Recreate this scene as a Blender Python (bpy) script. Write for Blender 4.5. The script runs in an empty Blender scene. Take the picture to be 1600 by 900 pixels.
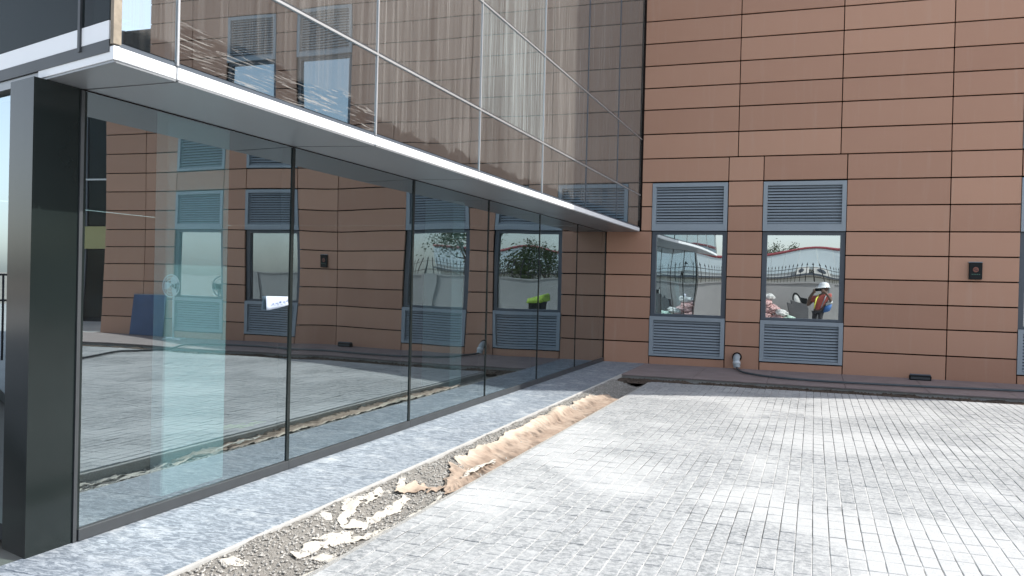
import bpy, bmesh, math, random
from mathutils import Vector, Matrix, noise
random.seed(7)
scene = bpy.context.scene
COL = scene.collection

# ------------------------------------------------------------------ camera
def cam_axes(yaw, pit, rol):
    f = Vector((-math.sin(yaw)*math.cos(pit), math.cos(yaw)*math.cos(pit), math.sin(pit)))
    r = Vector((math.cos(yaw), math.sin(yaw), 0)); u = r.cross(f)
    return (math.cos(rol)*r+math.sin(rol)*u, -math.sin(rol)*r+math.cos(rol)*u, f)
CAM = Vector((3.947, -16.549, 1.55))
CR, CU, CF = cam_axes(.343337, -.00789493, .0240967)
cd = bpy.data.cameras.new('camera'); cam = bpy.data.objects.new('camera', cd); COL.objects.link(cam)
cd.sensor_width = 36; cd.lens = 1320.8/1600*36; cd.clip_start = .03; cd.clip_end = 3000
M = Matrix((CR, CU, -CF)).transposed().to_4x4(); M.translation = CAM
cam.matrix_world = M
scene.camera = cam

# ------------------------------------------------------------------ sky, sun, exposure
SUN = Vector((1, .40, 1.06)).normalized()
world = bpy.data.worlds.new('World'); scene.world = world; world.use_nodes = True
wn = world.node_tree; bg = wn.nodes['Background']
sky = wn.nodes.new('ShaderNodeTexSky'); sky.sky_type = 'NISHITA'; sky.sun_disc = False
sky.sun_elevation = math.asin(SUN.z); sky.sun_rotation = math.atan2(SUN.x, SUN.y)
sky.air_density = 1.0; sky.dust_density = 1.6; sky.ozone_density = 1.6; sky.altitude = 200
hz = wn.nodes.new('ShaderNodeHueSaturation'); hz.inputs['Saturation'].default_value = .5      # hazy, whitish air
wn.links.new(sky.outputs[0], hz.inputs['Color']); wn.links.new(hz.outputs[0], bg.inputs[0]); bg.inputs[1].default_value = .15
sl = bpy.data.lights.new('sun', 'SUN'); sl.energy = 3.1; sl.angle = math.radians(.53); sl.color = (1, .955, .88)
so = bpy.data.objects.new('sun', sl); COL.objects.link(so)
so.rotation_euler = SUN.to_track_quat('Z', 'Y').to_euler(); so.location = (10, -5, 30)
scene.view_settings.view_transform = 'Standard'; scene.view_settings.look = 'None'
scene.view_settings.gamma = 1; scene.view_settings.use_curve_mapping = False
scene.view_settings.exposure = 1.08
scene.render.engine = 'CYCLES'
scene.cycles.use_denoising = True
scene.cycles.max_bounces = 10; scene.cycles.transparent_max_bounces = 16
scene.cycles.glossy_bounces = 6; scene.cycles.diffuse_bounces = 4
scene.cycles.blur_glossy = .6; scene.cycles.sample_clamp_indirect = 6

# ------------------------------------------------------------------ materials
class NT:
    def __init__(s, name):
        s.m = bpy.data.materials.new(name); s.m.use_nodes = True
        s.t = s.m.node_tree; s.t.nodes.clear()
        s.out = s.n('ShaderNodeOutputMaterial')
    def n(s, typ, **kw):
        nd = s.t.nodes.new(typ)
        for k, v in kw.items(): setattr(nd, k, v)
        return nd
    def put(s, nd, key, val):
        if hasattr(val, 'is_output'): s.t.links.new(val, nd.inputs[key])
        elif val is not None:
            if isinstance(val, (tuple, list)) and len(val) == 3 and nd.inputs[key].type == 'RGBA': val = (*val, 1)
            nd.inputs[key].default_value = val
    def math(s, op, a, b=None, clamp=False):
        nd = s.n('ShaderNodeMath', operation=op, use_clamp=clamp); s.put(nd, 0, a); s.put(nd, 1, b); return nd.outputs[0]
    def mix(s, f, a, b, blend='MIX'):
        nd = s.n('ShaderNodeMix', data_type='RGBA', blend_type=blend)
        s.put(nd, 0, f); s.put(nd, 6, a); s.put(nd, 7, b); return nd.outputs[2]
    def ramp(s, v, a, b):
        nd = s.n('ShaderNodeMapRange'); s.put(nd, 0, v); nd.inputs[1].default_value = a; nd.inputs[2].default_value = b
        nd.interpolation_type = 'SMOOTHSTEP'; return nd.outputs[0]
    def pos(s, scale=(1,1,1), rot=(0,0,0), loc=(0,0,0), obj=False):
        if obj: o = s.n('ShaderNodeTexCoord').outputs['Object']
        else: o = s.n('ShaderNodeNewGeometry').outputs['Position']
        mp = s.n('ShaderNodeMapping'); s.put(mp, 0, o); mp.inputs['Scale'].default_value = scale
        mp.inputs['Rotation'].default_value = rot; mp.inputs['Location'].default_value = loc
        return mp.outputs[0]
    def noise(s, vec, scale, det=4, rough=.55, dist=0):
        nd = s.n('ShaderNodeTexNoise'); s.put(nd, 'Vector', vec); nd.inputs['Scale'].default_value = scale
        nd.inputs['Detail'].default_value = det; nd.inputs['Roughness'].default_value = rough
        nd.inputs['Distortion'].default_value = dist; return nd.outputs[0]
    def bump(s, h, strength=.3, dist=.01):
        nd = s.n('ShaderNodeBump'); s.put(nd, 'Height', h); nd.inputs['Strength'].default_value = strength
        nd.inputs['Distance'].default_value = dist; return nd.outputs[0]
    def bsdf(s, col, rough=.6, metal=0, spec=.5, normal=None):
        nd = s.n('ShaderNodeBsdfPrincipled'); s.put(nd, 'Base Color', col); s.put(nd, 'Roughness', rough)
        s.put(nd, 'Metallic', metal); s.put(nd, 'Specular IOR Level', spec)
        if normal is not None: s.put(nd, 'Normal', normal)
        return nd.outputs[0]
    def done(s, sh): s.t.links.new(sh, s.out.inputs[0]); return s.m

def plain(name, col, rough=.6, metal=0, var=.12, scale=6, spec=.5, bump=0):
    k = NT(name); nz = k.noise(k.pos(), scale, 5)
    c = k.mix(nz, tuple(x*(1-var*1.6) for x in col), tuple(min(1, x*(1+var*1.6)) for x in col))
    nrm = k.bump(k.noise(k.pos(), scale*8, 5), bump, .01) if bump else None
    return k.done(k.bsdf(c, rough, metal, spec, nrm))

def terracotta():
    k = NT('terracotta_panel'); oi = k.n('ShaderNodeObjectInfo').outputs['Random']
    c = k.mix(oi, (.36, .18, .112), (.50, .272, .176))
    cl = k.noise(k.pos((.9, .9, 1.6)), 1.1, 4); c = k.mix(k.math('MULTIPLY', cl, .4), c, (.47, .285, .20))
    fine = k.noise(k.pos(), 60, 4, .7); c = k.mix(k.math('MULTIPLY', fine, .22), c, (.34, .18, .12))
    st = k.ramp(k.noise(k.pos((7, 7, .5)), 1.0, 5, .65), .52, .78); c = k.mix(k.math('MULTIPLY', st, .20), c, (.49, .38, .31))
    return k.done(k.bsdf(c, k.math('ADD', k.math('MULTIPLY', cl, .2), .38), 0, .5, k.bump(k.noise(k.pos(), 9, 4), .12, .01)))
def clear_glass(name, base, tint, refl=(.93, .97, 1), smudge=.03, fk=.75):
    k = NT(name)
    fr = k.n('ShaderNodeFresnel'); fr.inputs[0].default_value = 1.5
    back = k.n('ShaderNodeNewGeometry').outputs['Backfacing']
    fac = k.math('ADD', k.math('MULTIPLY', fr.outputs[0], fk), base, True)
    fac = k.math('MULTIPLY', fac, k.math('SUBTRACT', 1.0, back))
    tr = k.n('ShaderNodeBsdfTransparent'); k.put(tr, 0, k.mix(back, tint, (1, 1, 1)))
    gl = k.n('ShaderNodeBsdfGlossy'); k.put(gl, 'Color', refl); gl.inputs['Roughness'].default_value = 0
    mx = k.n('ShaderNodeMixShader'); k.put(mx, 0, fac); k.put(mx, 1, tr.outputs[0]); k.put(mx, 2, gl.outputs[0])
    sm = k.ramp(k.noise(k.pos((1.5, 1.5, .9)), 1.6, 6, .65, 1.2), .45, .85)
    sm = k.math('MULTIPLY', k.math('ADD', k.math('MULTIPLY', sm, smudge), smudge*.35), k.math('SUBTRACT', 1.0, back))
    df = k.n('ShaderNodeBsdfDiffuse'); k.put(df, 0, (.62, .6, .56))
    m2 = k.n('ShaderNodeMixShader'); k.put(m2, 0, sm); k.put(m2, 1, mx.outputs[0]); k.put(m2, 2, df.outputs[0])
    return k.done(m2.outputs[0])
def dusty_glass():
    # mirror glazing under run-down building dust; obj.color: r = dust, g = pale bloom, b = scraped foot
    k = NT('dusty_mirror_glass')
    oc = k.n('ShaderNodeObjectInfo').outputs['Color']; sp = k.n('ShaderNodeSeparateColor'); k.put(sp, 0, oc)
    dust, bloom, scr = sp.outputs[0], sp.outputs[1], sp.outputs[2]
    st1 = k.ramp(k.noise(k.pos((38, 38, .7)), 1, 3, .7), .42, .75)
    st2 = k.ramp(k.noise(k.pos((11, 11, .35)), 1, 3, .6), .35, .75)
    cloud = k.noise(k.pos((1, 1, .6)), 1.3, 5)
    d = k.math('ADD', k.math('MULTIPLY', st1, .36), k.math('MULTIPLY', st2, .18))
    d = k.math('ADD', d, k.math('MULTIPLY', cloud, .40))
    drip = k.ramp(k.noise(k.pos((85, 85, .3)), 1, 2, .5), .60, .72); d = k.math('ADD', d, k.math('MULTIPLY', k.math('MULTIPLY', drip, st2), .9))
    d = k.math('MULTIPLY', d, dust)
    z = k.n('ShaderNodeSeparateXYZ'); k.put(z, 0, k.n('ShaderNodeNewGeometry').outputs['Position'])
    # wet-washed foot of the lowest row
    edge = k.math('ADD', z.outputs[2], k.math('MULTIPLY', k.noise(k.pos((1, 2.2, 5)), 1.6, 6, .7, .6), -.36))
    wash = k.ramp(edge, 2.63, 2.58)
    d = k.math('MULTIPLY', d, k.math('SUBTRACT', 1.0, k.math('MULTIPLY', wash, .8)))
    # scraped streaks
    sc = k.noise(k.pos((1, 3.2, 60)), 1.0, 6, .75, .9)
    reg = k.math('ADD', z.outputs[2], k.math('MULTIPLY', k.noise(k.pos((1, 1.3, 3)), 1.2, 4), -.42))
    rm = k.math('MULTIPLY', k.ramp(reg, 2.72, 2.66), scr)
    sc2 = k.math('MULTIPLY', k.ramp(sc, .5, .66), .8)
    d = k.math('ADD', k.math('MULTIPLY', d, k.math('SUBTRACT', 1.0, rm)), k.math('MULTIPLY', rm, sc2), True)
    back = k.n('ShaderNodeNewGeometry').outputs['Backfacing']
    fr = k.n('ShaderNodeFresnel'); fr.inputs[0].default_value = 1.5
    fac = k.math('ADD', k.math('MULTIPLY', fr.outputs[0], .6), .50, True)
    gl = k.n('ShaderNodeBsdfGlossy'); k.put(gl, 'Color', (.66, .80, .88)); gl.inputs['Roughness'].default_value = .012
    tr = k.n('ShaderNodeBsdfTransparent'); k.put(tr, 0, (.3, .36, .36))
    mx = k.n('ShaderNodeMixShader'); k.put(mx, 0, fac); k.put(mx, 1, tr.outputs[0]); k.put(mx, 2, gl.outputs[0])
    df = k.n('ShaderNodeBsdfDiffuse'); k.put(df, 0, k.mix(bloom, (.265, .25, .235), (.32, .355, .355)))
    m2 = k.n('ShaderNodeMixShader'); k.put(m2, 0, d); k.put(m2, 1, mx.outputs[0]); k.put(m2, 2, df.outputs[0])
    return k.done(m2.outputs[0])
def paver_mat():
    k = NT('paver_grey')
    s = k.n('ShaderNodeVectorMath', operation='FLOOR'); k.put(s, 0, k.pos((10, 5, 0), (0, 0, 0), (-14.75, .1, 0)))
    w = k.n('ShaderNodeTexWhiteNoise'); k.put(w, 'Vector', s.outputs[0])
    c = k.mix(w.outputs[0], (.172, .182, .19), (.258, .267, .274))
    big = k.noise(k.pos((1, 1, 0)), .55, 5, .6, .8); c = k.mix(k.ramp(big, .44, .60), c, (.385, .392, .395))  # pale dusty patches, also painted in for sun reflected off the upper glass
    mid = k.noise(k.pos((1, 1, 0), loc=(5, 3, 0)), 1.7, 6, .65, .5); c = k.mix(k.math('MULTIPLY', k.ramp(mid, .5, .72), .55), c, (.24, .25, .265))
    sp = k.noise(k.pos((1, 1, 0)), 22, 8, .8, .4); c = k.mix(k.math('MULTIPLY', k.ramp(sp, .40, .60), .7), c, (.45, .456, .458))
    sp2 = k.noise(k.pos((1, 1, 0), loc=(9, 1, 0)), 90, 4, .7); c = k.mix(k.math('MULTIPLY', k.ramp(sp2, .46, .7), .45), c, (.17, .18, .19))
    return k.done(k.bsdf(c, .85, 0, .25, k.bump(sp, .5, .004)))
def joint_mat():
    k = NT('joint_sand')
    big = k.noise(k.pos((1, 1, 0)), .7, 5, .6, .5)
    z = k.n('ShaderNodeSeparateXYZ'); k.put(z, 0, k.n('ShaderNodeNewGeometry').outputs['Position'])
    near = k.math('MULTIPLY', k.ramp(z.outputs[1], -7.0, -11.5), .16)      # cement slurry swept over the near joints
    big = k.math('ADD', big, near); fine = k.noise(k.pos((1, 1, 0)), 5, 5, .7); big = k.math('ADD', big, k.math('MULTIPLY', k.math('SUBTRACT', fine, .5), .35))
    c = k.mix(k.ramp(big, .48, .66), (.085, .085, .083), (.46, .46, .45))
    return k.done(k.bsdf(c, .95, 0, .1))
def granite_mat():
    k = NT('grey_blue_granite'); oi = k.n('ShaderNodeObjectInfo').outputs['Random']
    c = k.mix(oi, (.11, .135, .165), (.145, .17, .20))
    v = k.noise(k.pos((1.0, 2.6, 1), (0, 0, .25)), 12, 9, .78, 1.0); c = k.mix(k.ramp(v, .44, .58), c, (.32, .355, .395))
    v2 = k.noise(k.pos((1.0, 2.6, 1), (0, 0, .25), (4, 4, 0)), 28, 6, .7, .6); c = k.mix(k.math('MULTIPLY', k.ramp(v2, .5, .68), .7), c, (.07, .09, .12))
    p = k.noise(k.pos((1, 1.3, 0)), 2.4, 9, .8, .3); c = k.mix(k.math('MULTIPLY', k.ramp(p, .50, .68), .8), c, (.44, .465, .485))
    return k.done(k.bsdf(c, .6, 0, .4, k.bump(v, .25, .004)))
def soil_mat(name, a, b, pale):
    k = NT(name); v = k.noise(k.pos(), 7, 8, .75); c = k.mix(v, a, b)
    g = k.noise(k.pos(), 70, 5, .8); c = k.mix(k.ramp(g, .5, .72), c, pale)
    return k.done(k.bsdf(c, .95, 0, .1, k.bump(g, .9, .02)))
def cloth_mat():
    k = NT('peach_cloth'); v = k.noise(k.pos((2, 1, 1)), 2.2, 5, .6)
    c = k.mix(k.ramp(v, .35, .65), (.25, .188, .145), (.355, .28, .222))
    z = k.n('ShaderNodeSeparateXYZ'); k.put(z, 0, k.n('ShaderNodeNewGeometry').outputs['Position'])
    cm = k.ramp(k.math('ADD', z.outputs[0], k.math('MULTIPLY', k.noise(k.pos(), 5, 4), .22)), 1.24, 1.10); c = k.mix(k.math('MULTIPLY', cm, .75), c, (.54, .475, .39))  # bunched side mixed to cream, painting in the glare of sun on it
    dirt = k.noise(k.pos(), 16, 6, .7); c = k.mix(k.math('MULTIPLY', k.ramp(dirt, .5, .75), .5), c, (.30, .235, .19))
    return k.done(k.bsdf(c, .9, 0, .2))

MT = dict(
    terra=terracotta(),
    louver=plain('louver_blue_grey', (.27, .31, .345), .45, .0, .06, 3),
    frame=plain('window_frame_grey', (.07, .085, .105), .4, 0, .08, 3),
    back=plain('dark_cavity', (.012, .009, .008), .9, 0, .1, 3, .1),
    pane=clear_glass('window_mirror_glass', .52, (.3, .36, .36), (.88, .96, .99), .012),
    glass=clear_glass('shopfront_glass', .43, (.38, .54, .56), (.78, .90, .95), .012),
    dusty=dusty_glass(),
    endglass=clear_glass('tinted_end_glass', .01, (.35, .42, .42), (.9, .95, .95), .01, .3),
    black=plain('charcoal_metal', (.010, .0145, .0145), .14, 0, .15, 2, .35),
    rail=plain('dark_rail', (.05, .055, .06), .45, .3, .15, 5),
    alu=plain('bright_aluminium', (.5, .51, .52), .4, .6, .05, 4),
    white=plain('white_coated_metal', (.78, .80, .82), .4, 0, .03, 2),
    soffit=plain('grey_soffit_metal', (.26, .272, .285), .36, .35, .05, 1.2),
    plaster=plain('white_plaster', (.74, .79, .79), .8, 0, .04, 3),
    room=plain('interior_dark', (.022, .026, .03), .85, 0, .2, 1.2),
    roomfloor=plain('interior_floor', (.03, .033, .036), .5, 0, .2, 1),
    paver=paver_mat(), joint=joint_mat(), granite=granite_mat(),
    ledge=plain('purple_brown_stone', (.235, .19, .185), .7, 0, .2, 3, .4, .3),
    soil=soil_mat('trench_soil', (.20, .187, .17), (.30, .285, .262), (.42, .405, .38)),
    darksoil=soil_mat('dark_soil', (.07, .055, .045), (.14, .11, .09), (.2, .17, .14)),
    mortar=soil_mat('rough_mortar', (.30, .295, .28), (.46, .455, .44), (.58, .575, .56)),
    stone=plain('gravel_stone', (.33, .318, .295), .9, 0, .5, 25),
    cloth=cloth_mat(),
    scrap=plain('cream_cloth_scrap', (.45, .42, .37), .9, 0, .1, 9),
    ground=plain('dusty_ground', (.34, .31, .27), .95, 0, .25, .4),
    concrete=plain('pale_concrete', (.44, .44, .43), .9, 0, .18, .8, .3, .2),
)

# ------------------------------------------------------------------ builders
def tag(o, label=None, cat=None, group=None, kind=None):
    for a, b in (('label', label), ('category', cat), ('group', group), ('kind', kind)):
        if b: o[a] = b
    return o
def empty(name, loc, label=None, cat=None, group=None, rz=0):
    o = bpy.data.objects.new(name, None); COL.objects.link(o); o.location = loc; o.rotation_euler.z = rz
    return tag(o, label, cat, group)
def link(name, me, parent=None, loc=(0, 0, 0), rot=None):
    o = bpy.data.objects.new(name, me); COL.objects.link(o)
    o.parent = parent; o.location = loc
    if rot: o.rotation_euler = rot
    return o
def root_loc(p):
    v = Vector((0, 0, 0))
    while p is not None: v += p.location; p = p.parent
    return v
def wloc(parent, p): return Vector(p) - root_loc(parent)     # only for parents without rotation
def raw(name, vs, fs, mat, parent=None, smooth=False, loc=(0, 0, 0)):
    me = bpy.data.meshes.new(name); me.from_pydata([tuple(v) for v in vs], [], fs); me.materials.append(mat)
    if smooth: me.polygons.foreach_set('use_smooth', [True]*len(me.polygons))
    me.update(); return link(name, me, parent, loc)
BOX = {}
def box_mesh(size, mat, bev=0):
    key = (tuple(round(s, 4) for s in size), mat.name, bev)
    if key not in BOX:
        bm = bmesh.new(); bmesh.ops.create_cube(bm, size=1)
        bmesh.ops.scale(bm, vec=size, verts=bm.verts)
        if bev: bmesh.ops.bevel(bm, geom=bm.edges[:], offset=bev, segments=1, affect='EDGES')
        me = bpy.data.meshes.new('box'); bm.to_mesh(me); bm.free(); me.materials.append(mat); BOX[key] = me
    return BOX[key]
def box(name, c, size, mat, parent=None, bev=0, rot=None):
    return link(name, box_mesh(size, mat, bev), parent, wloc(parent, c), rot)
def span(name, a, b, mat, parent=None, bev=0):
    return box(name, [(p+q)/2 for p, q in zip(a, b)], [abs(q-p) for p, q in zip(a, b)], mat, parent, bev)
def prism(name, poly, z0, z1, mat, parent=None):
    n = len(poly); o = root_loc(parent)
    vs = [(x-o.x, y-o.y, z0-o.z) for x, y in poly]+[(x-o.x, y-o.y, z1-o.z) for x, y in poly]
    fs = [list(range(n))[::-1], list(range(n, 2*n))]+[[i, (i+1) % n, n+(i+1) % n, n+i] for i in range(n)]
    ob = raw(name, vs, fs, mat, parent)
    bm = bmesh.new(); bm.from_mesh(ob.data); bmesh.ops.recalc_face_normals(bm, faces=bm.faces); bm.to_mesh(ob.data); bm.free()
    return ob
def tube_geo(pts, rad, seg=8):
    vs, fs = [], []; pts = [Vector(p) for p in pts]; n = len(pts)
    for i, p in enumerate(pts):
        t = (pts[min(i+1, n-1)]-pts[max(i-1, 0)]).normalized()
        a = t.cross(Vector((0, 0, 1)));  a = a if a.length > .05 else t.cross(Vector((1, 0, 0))); a.normalize(); b = t.cross(a)
        r = rad[i] if isinstance(rad, (list, tuple)) else rad
        vs += [p+r*(math.cos(k*2*math.pi/seg)*a+math.sin(k*2*math.pi/seg)*b) for k in range(seg)]
    for i in range(n-1):
        for k in range(seg): fs.append([i*seg+k, i*seg+(k+1) % seg, (i+1)*seg+(k+1) % seg, (i+1)*seg+k])
    fs += [list(range(seg))[::-1], [(n-1)*seg+k for k in range(seg)]]
    return vs, fs
def tube(name, pts, rad, mat, parent=None, seg=8, smooth=True):
    o = root_loc(parent); vs, fs = tube_geo([Vector(p)-o for p in pts], rad, seg)
    return raw(name, vs, fs, mat, parent, smooth)
def smooth_path(ps, n=8):
    ps = [Vector(p) for p in ps]; out = []
    for i in range(len(ps)-1):
        p0, p1, p2, p3 = ps[max(i-1, 0)], ps[i], ps[i+1], ps[min(i+2, len(ps)-1)]
        for k in range(n):
            t = k/n
            out.append(.5*((2*p1)+(p2-p0)*t+(2*p0-5*p1+4*p2-p3)*t*t+(3*p1-p0-3*p2+p3)*t**3))
    return out+[ps[-1]]
def merge(name, geos, mat, parent=None, smooth=False):
    vs, fs = [], []
    for v, f in geos:
        k = len(vs); vs += list(v); fs += [[i+k for i in q] for q in f]
    return raw(name, vs, fs, mat, parent, smooth)
def box_geo(a, b):
    (x0, y0, z0), (x1, y1, z1) = a, b
    v = [(x0, y0, z0), (x1, y0, z0), (x1, y1, z0), (x0, y1, z0), (x0, y0, z1), (x1, y0, z1), (x1, y1, z1), (x0, y1, z1)]
    return v, [[3, 2, 1, 0], [4, 5, 6, 7], [0, 1, 5, 4], [1, 2, 6, 5], [2, 3, 7, 6], [3, 0, 4, 7]]
def lathe_geo(prof, seg=16, c=(0, 0, 0)):
    vs, fs = [], []
    for r, z in prof: vs += [(c[0]+r*math.cos(k*2*math.pi/seg), c[1]+r*math.sin(k*2*math.pi/seg), c[2]+z) for k in range(seg)]
    for i in range(len(prof)-1):
        for k in range(seg): fs.append([i*seg+k, i*seg+(k+1) % seg, (i+1)*seg+(k+1) % seg, (i+1)*seg+k])
    fs += [list(range(seg))[::-1], [(len(prof)-1)*seg+k for k in range(seg)]]
    return vs, fs
def bent_pane(name, origin, ux, uz, nrm, w, h, sag, mat, parent, thick=.012, cen=(0, 0), ripple=0, seed=0, seg=28):
    """A sheet of glass, w by h, with the slight bow that sealed units have; nrm = outside."""
    origin, ux, uz, nrm = Vector(origin)-root_loc(parent), Vector(ux), Vector(uz), Vector(nrm)
    vs, fs = [], []
    def d(i, j):
        t = 2*i/seg-1; v = 2*j/seg-1
        u = t-cen[0]*(1-t*t); q = v-cen[1]*(1-v*v)
        e = sag*(1-u*u)**2*(1-q*q)**2
        if ripple:
            ed = (1-t**4)*(1-v**4)
            e += ripple*ed*noise.noise(Vector((i/seg*w*.9+seed*7.3, j/seg*h*.8, seed*3.1)))
        return e
    for side in (0, 1):
        for j in range(seg+1):
            for i in range(seg+1):
                vs.append(origin+ux*(w*i/seg)+uz*(h*j/seg)-nrm*(d(i, j)+side*thick))
    n = (seg+1)**2
    flip = ux.cross(uz).dot(nrm) < 0
    for side in (0, 1):
        for j in range(seg):
            for i in range(seg):
                q = [j*(seg+1)+i, j*(seg+1)+i+1, (j+1)*(seg+1)+i+1, (j+1)*(seg+1)+i]
                if flip ^ (side == 1): q.reverse()
                fs.append([k+side*n for k in q])
    return raw(name, vs, fs, mat, parent, True)

# ------------------------------------------------------------------ ground and paving
PZ = -.035
span('ground', (-500, -600, -.6), (500, 600, -.2), MT['ground'])['kind'] = 'structure'
PX0, PX1, PY0, PY1 = 1.475, 13.475, -16.98, -2.78
paving = tag(span('paving', (PX0+.004, PY0, -.16), (PX1, PY1-.004, PZ-.0045), MT['joint']), kind='structure')
span('kerb', (PX0-.05, -30, -.19), (PX0+.003, PY1, PZ-.012), MT['mortar'], paving, .004)
bo = root_loc(paving)
def paver_geo(cx, cy, rnd):
    hx, hy = .0478+rnd.uniform(-.0012, .0008), .0978+rnd.uniform(-.0015, .0008)
    zt = PZ+rnd.uniform(-.002, .0015); tx, ty = rnd.uniform(-.018, .018), rnd.uniform(-.01, .01)
    v = []
    for (s, dz) in ((1, -.03), (1, -.003), (.94, 0)):
        for a, b in ((-1, -1), (1, -1), (1, 1), (-1, 1)):
            x, y = a*(hx-(1-s)*.05), b*(hy-(1-s)*.05)
            v.append((cx+x, cy+y, zt+dz+x*tx+y*ty))
    f = [[8, 9, 10, 11]]
    for r in (0, 4): f += [[r+i, r+(i+1) % 4, r+4+(i+1) % 4, r+4+i] for i in range(4)]
    return v, f
pl = []
rnd = random.Random(3)
for i in range(120):
    off = rnd.uniform(-.012, .012)
    for j in range(71):
        cx, cy = PX0+.05+i*.1, PY1-.1-j*.2+off
        v = Vector((cx, cy, PZ))-CAM; z = v.dot(CF)
        inside = z > 0 and abs(v.dot(CR)/z)*1320.8 < 805 and abs(v.dot(CU)/z)*1320.8 < 455
        pl.append((0 if inside else 1, z if z > 0 else 1e3, cx, cy))
pl.sort()
for q in pl[:300]:
    v, f = paver_geo(0, 0, rnd)
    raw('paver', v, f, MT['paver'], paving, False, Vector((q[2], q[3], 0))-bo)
geo = [paver_geo(q[2]-bo.x, q[3]-bo.y, rnd) for q in pl[300:]]
geo = [([(a, b, c-bo.z) for a, b, c in v], f) for v, f in geo]
for o in paving.children:
    if o.name.startswith('paver'): o.location.z = -bo.z
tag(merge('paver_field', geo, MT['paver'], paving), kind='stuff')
# paving carries on behind and beside the camera
tag(span('yard_pavement', (PX0, -30, -.18), (40, PY0-.004, PZ-.002), MT['concrete']), kind='structure')
tag(span('side_pavement', (PX1+.004, PY0, -.18), (40, 6, PZ-.002), MT['concrete']), kind='structure')
tag(span('left_pavement', (-40, -27, -.18), (-.6, -13.6, -.05), MT['concrete']), kind='structure')

# granite strip under the glass, in slabs
gs = tag(span('granite_strip', (-.02, -19, -.14), (.835, -.0, -.022), MT['mortar']), kind='structure')
y = -19.0; rnd = random.Random(5)
while y < -.02:
    ln = min(1.42, -y)
    span('slab', (-.018, y+.003, -.021), (.845, y+ln-.003, 0), MT['granite'], gs, .003); y += ln
# thin mortar edge and the rough bank below it
vs, fs = [], []; ny = 600
for j in range(ny+1):
    yy = -19+j*(16.9/ny)
    w = .011+.004*noise.noise(Vector((yy*3, 0, 0)))+.004*noise.noise(Vector((yy*17, 0, 0)))
    vs += [(.846, yy, -.06), (.846, yy, -.001), (.846+w*.7, yy, .0+.002*noise.noise(Vector((yy*9, 1, 0)))), (.846+w, yy, -.012), (.846+w, yy, -.06)]
for j in range(ny):
    for i in range(4): fs.append([j*5+i, (j+1)*5+i, (j+1)*5+i+1, j*5+i+1][::-1])
tag(raw('mortar_edge', vs, fs, plain('white_mortar', (.36, .36, .35), .9, 0, .12, 9)), kind='structure')
# ledge along the terracotta wall
lg = tag(span('stone_ledge', (.852, -2.16, -.15), (13.6, -.0, -.024), MT['mortar']), kind='structure')
x = .855
while x < 13.5:
    for (ya, yb) in ((-2.2, -1.103), (-1.097, -.004)):
        span('slab', (x, ya, -.023), (min(x+1.194, 13.55), yb, 0), MT['ledge'], lg, .003)
    x += 1.2
def bank(x):
    t = min(1, max(0, (x-.86)/.42)); return -.022-.10*t*t*(3-2*t)
# trench bed: along the granite and along the ledge
def bed(name, x0, x1, y0, y1, nx, ny, z, mat, amp):
    vs, fs = [], []
    for j in range(ny+1):
        for i in range(nx+1):
            X, Y = x0+(x1-x0)*i/nx, y0+(y1-y0)*j/ny
            vs.append((X, Y, (z if z > -.11 else bank(X)-.003)+amp*noise.noise(Vector((X*4, Y*4, 1)))+amp*.5*noise.noise(Vector((X*17, Y*17, 5)))))
    for j in range(ny):
        for i in range(nx): a = j*(nx+1)+i; fs.append([a, a+1, a+nx+2, a+nx+1])
    return tag(raw(name, vs, fs, mat, None, True), kind='structure')
bed('trench_bed', .850, 1.46, -19, -2.9, 30, 700, -.125, MT['soil'], .018)
bed('wall_trench_bed', .846, 13.4, -2.9, -2.1, 300, 20, -.07, MT['darksoil'], .03)
rnd = random.Random(11)
def stones(name, n, x0, x1, y0, y1, z, mat, r0, r1, lab):
    g = []
    for _ in range(n):
        X, Y, r = rnd.uniform(x0, x1), rnd.uniform(y0, y1), r0+(r1-r0)*rnd.random()**3
        a = rnd.random()*6.28; Z = (z if z > -.11 else bank(X)+.004)+.018*noise.noise(Vector((X*4, Y*4, 1)))+.009*noise.noise(Vector((X*17, Y*17, 5)))
        base = [(math.cos(a+k*1.571)*r*rnd.uniform(.7, 1.2), math.sin(a+k*1.571)*r*rnd.uniform(.7, 1.2)) for k in range(4)]
        v = [(X+p, Y+q, Z+rnd.uniform(-.2, .3)*r) for p, q in base]+[(X, Y, Z+r*.75), (X, Y, Z-r*.6)]
        g.append((v, [[0, 1, 4], [1, 2, 4], [2, 3, 4], [3, 0, 4], [1, 0, 5], [2, 1, 5], [3, 2, 5], [0, 3, 5]]))
    return tag(merge(name, g, mat), lab, 'gravel', None, 'stuff')
stones('gravel', 22000, .875, 1.46, -14.0, -2.9, -.118, MT['stone'], .003, .015, 'loose grey gravel along the open trench beside the paving')
stones('soil_crumbs', 1500, 1.0, 9, -2.77, -2.2, -.062, MT['darksoil'], .008, .03, 'dark crumbs of soil in the strip before the stone ledge')

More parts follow.
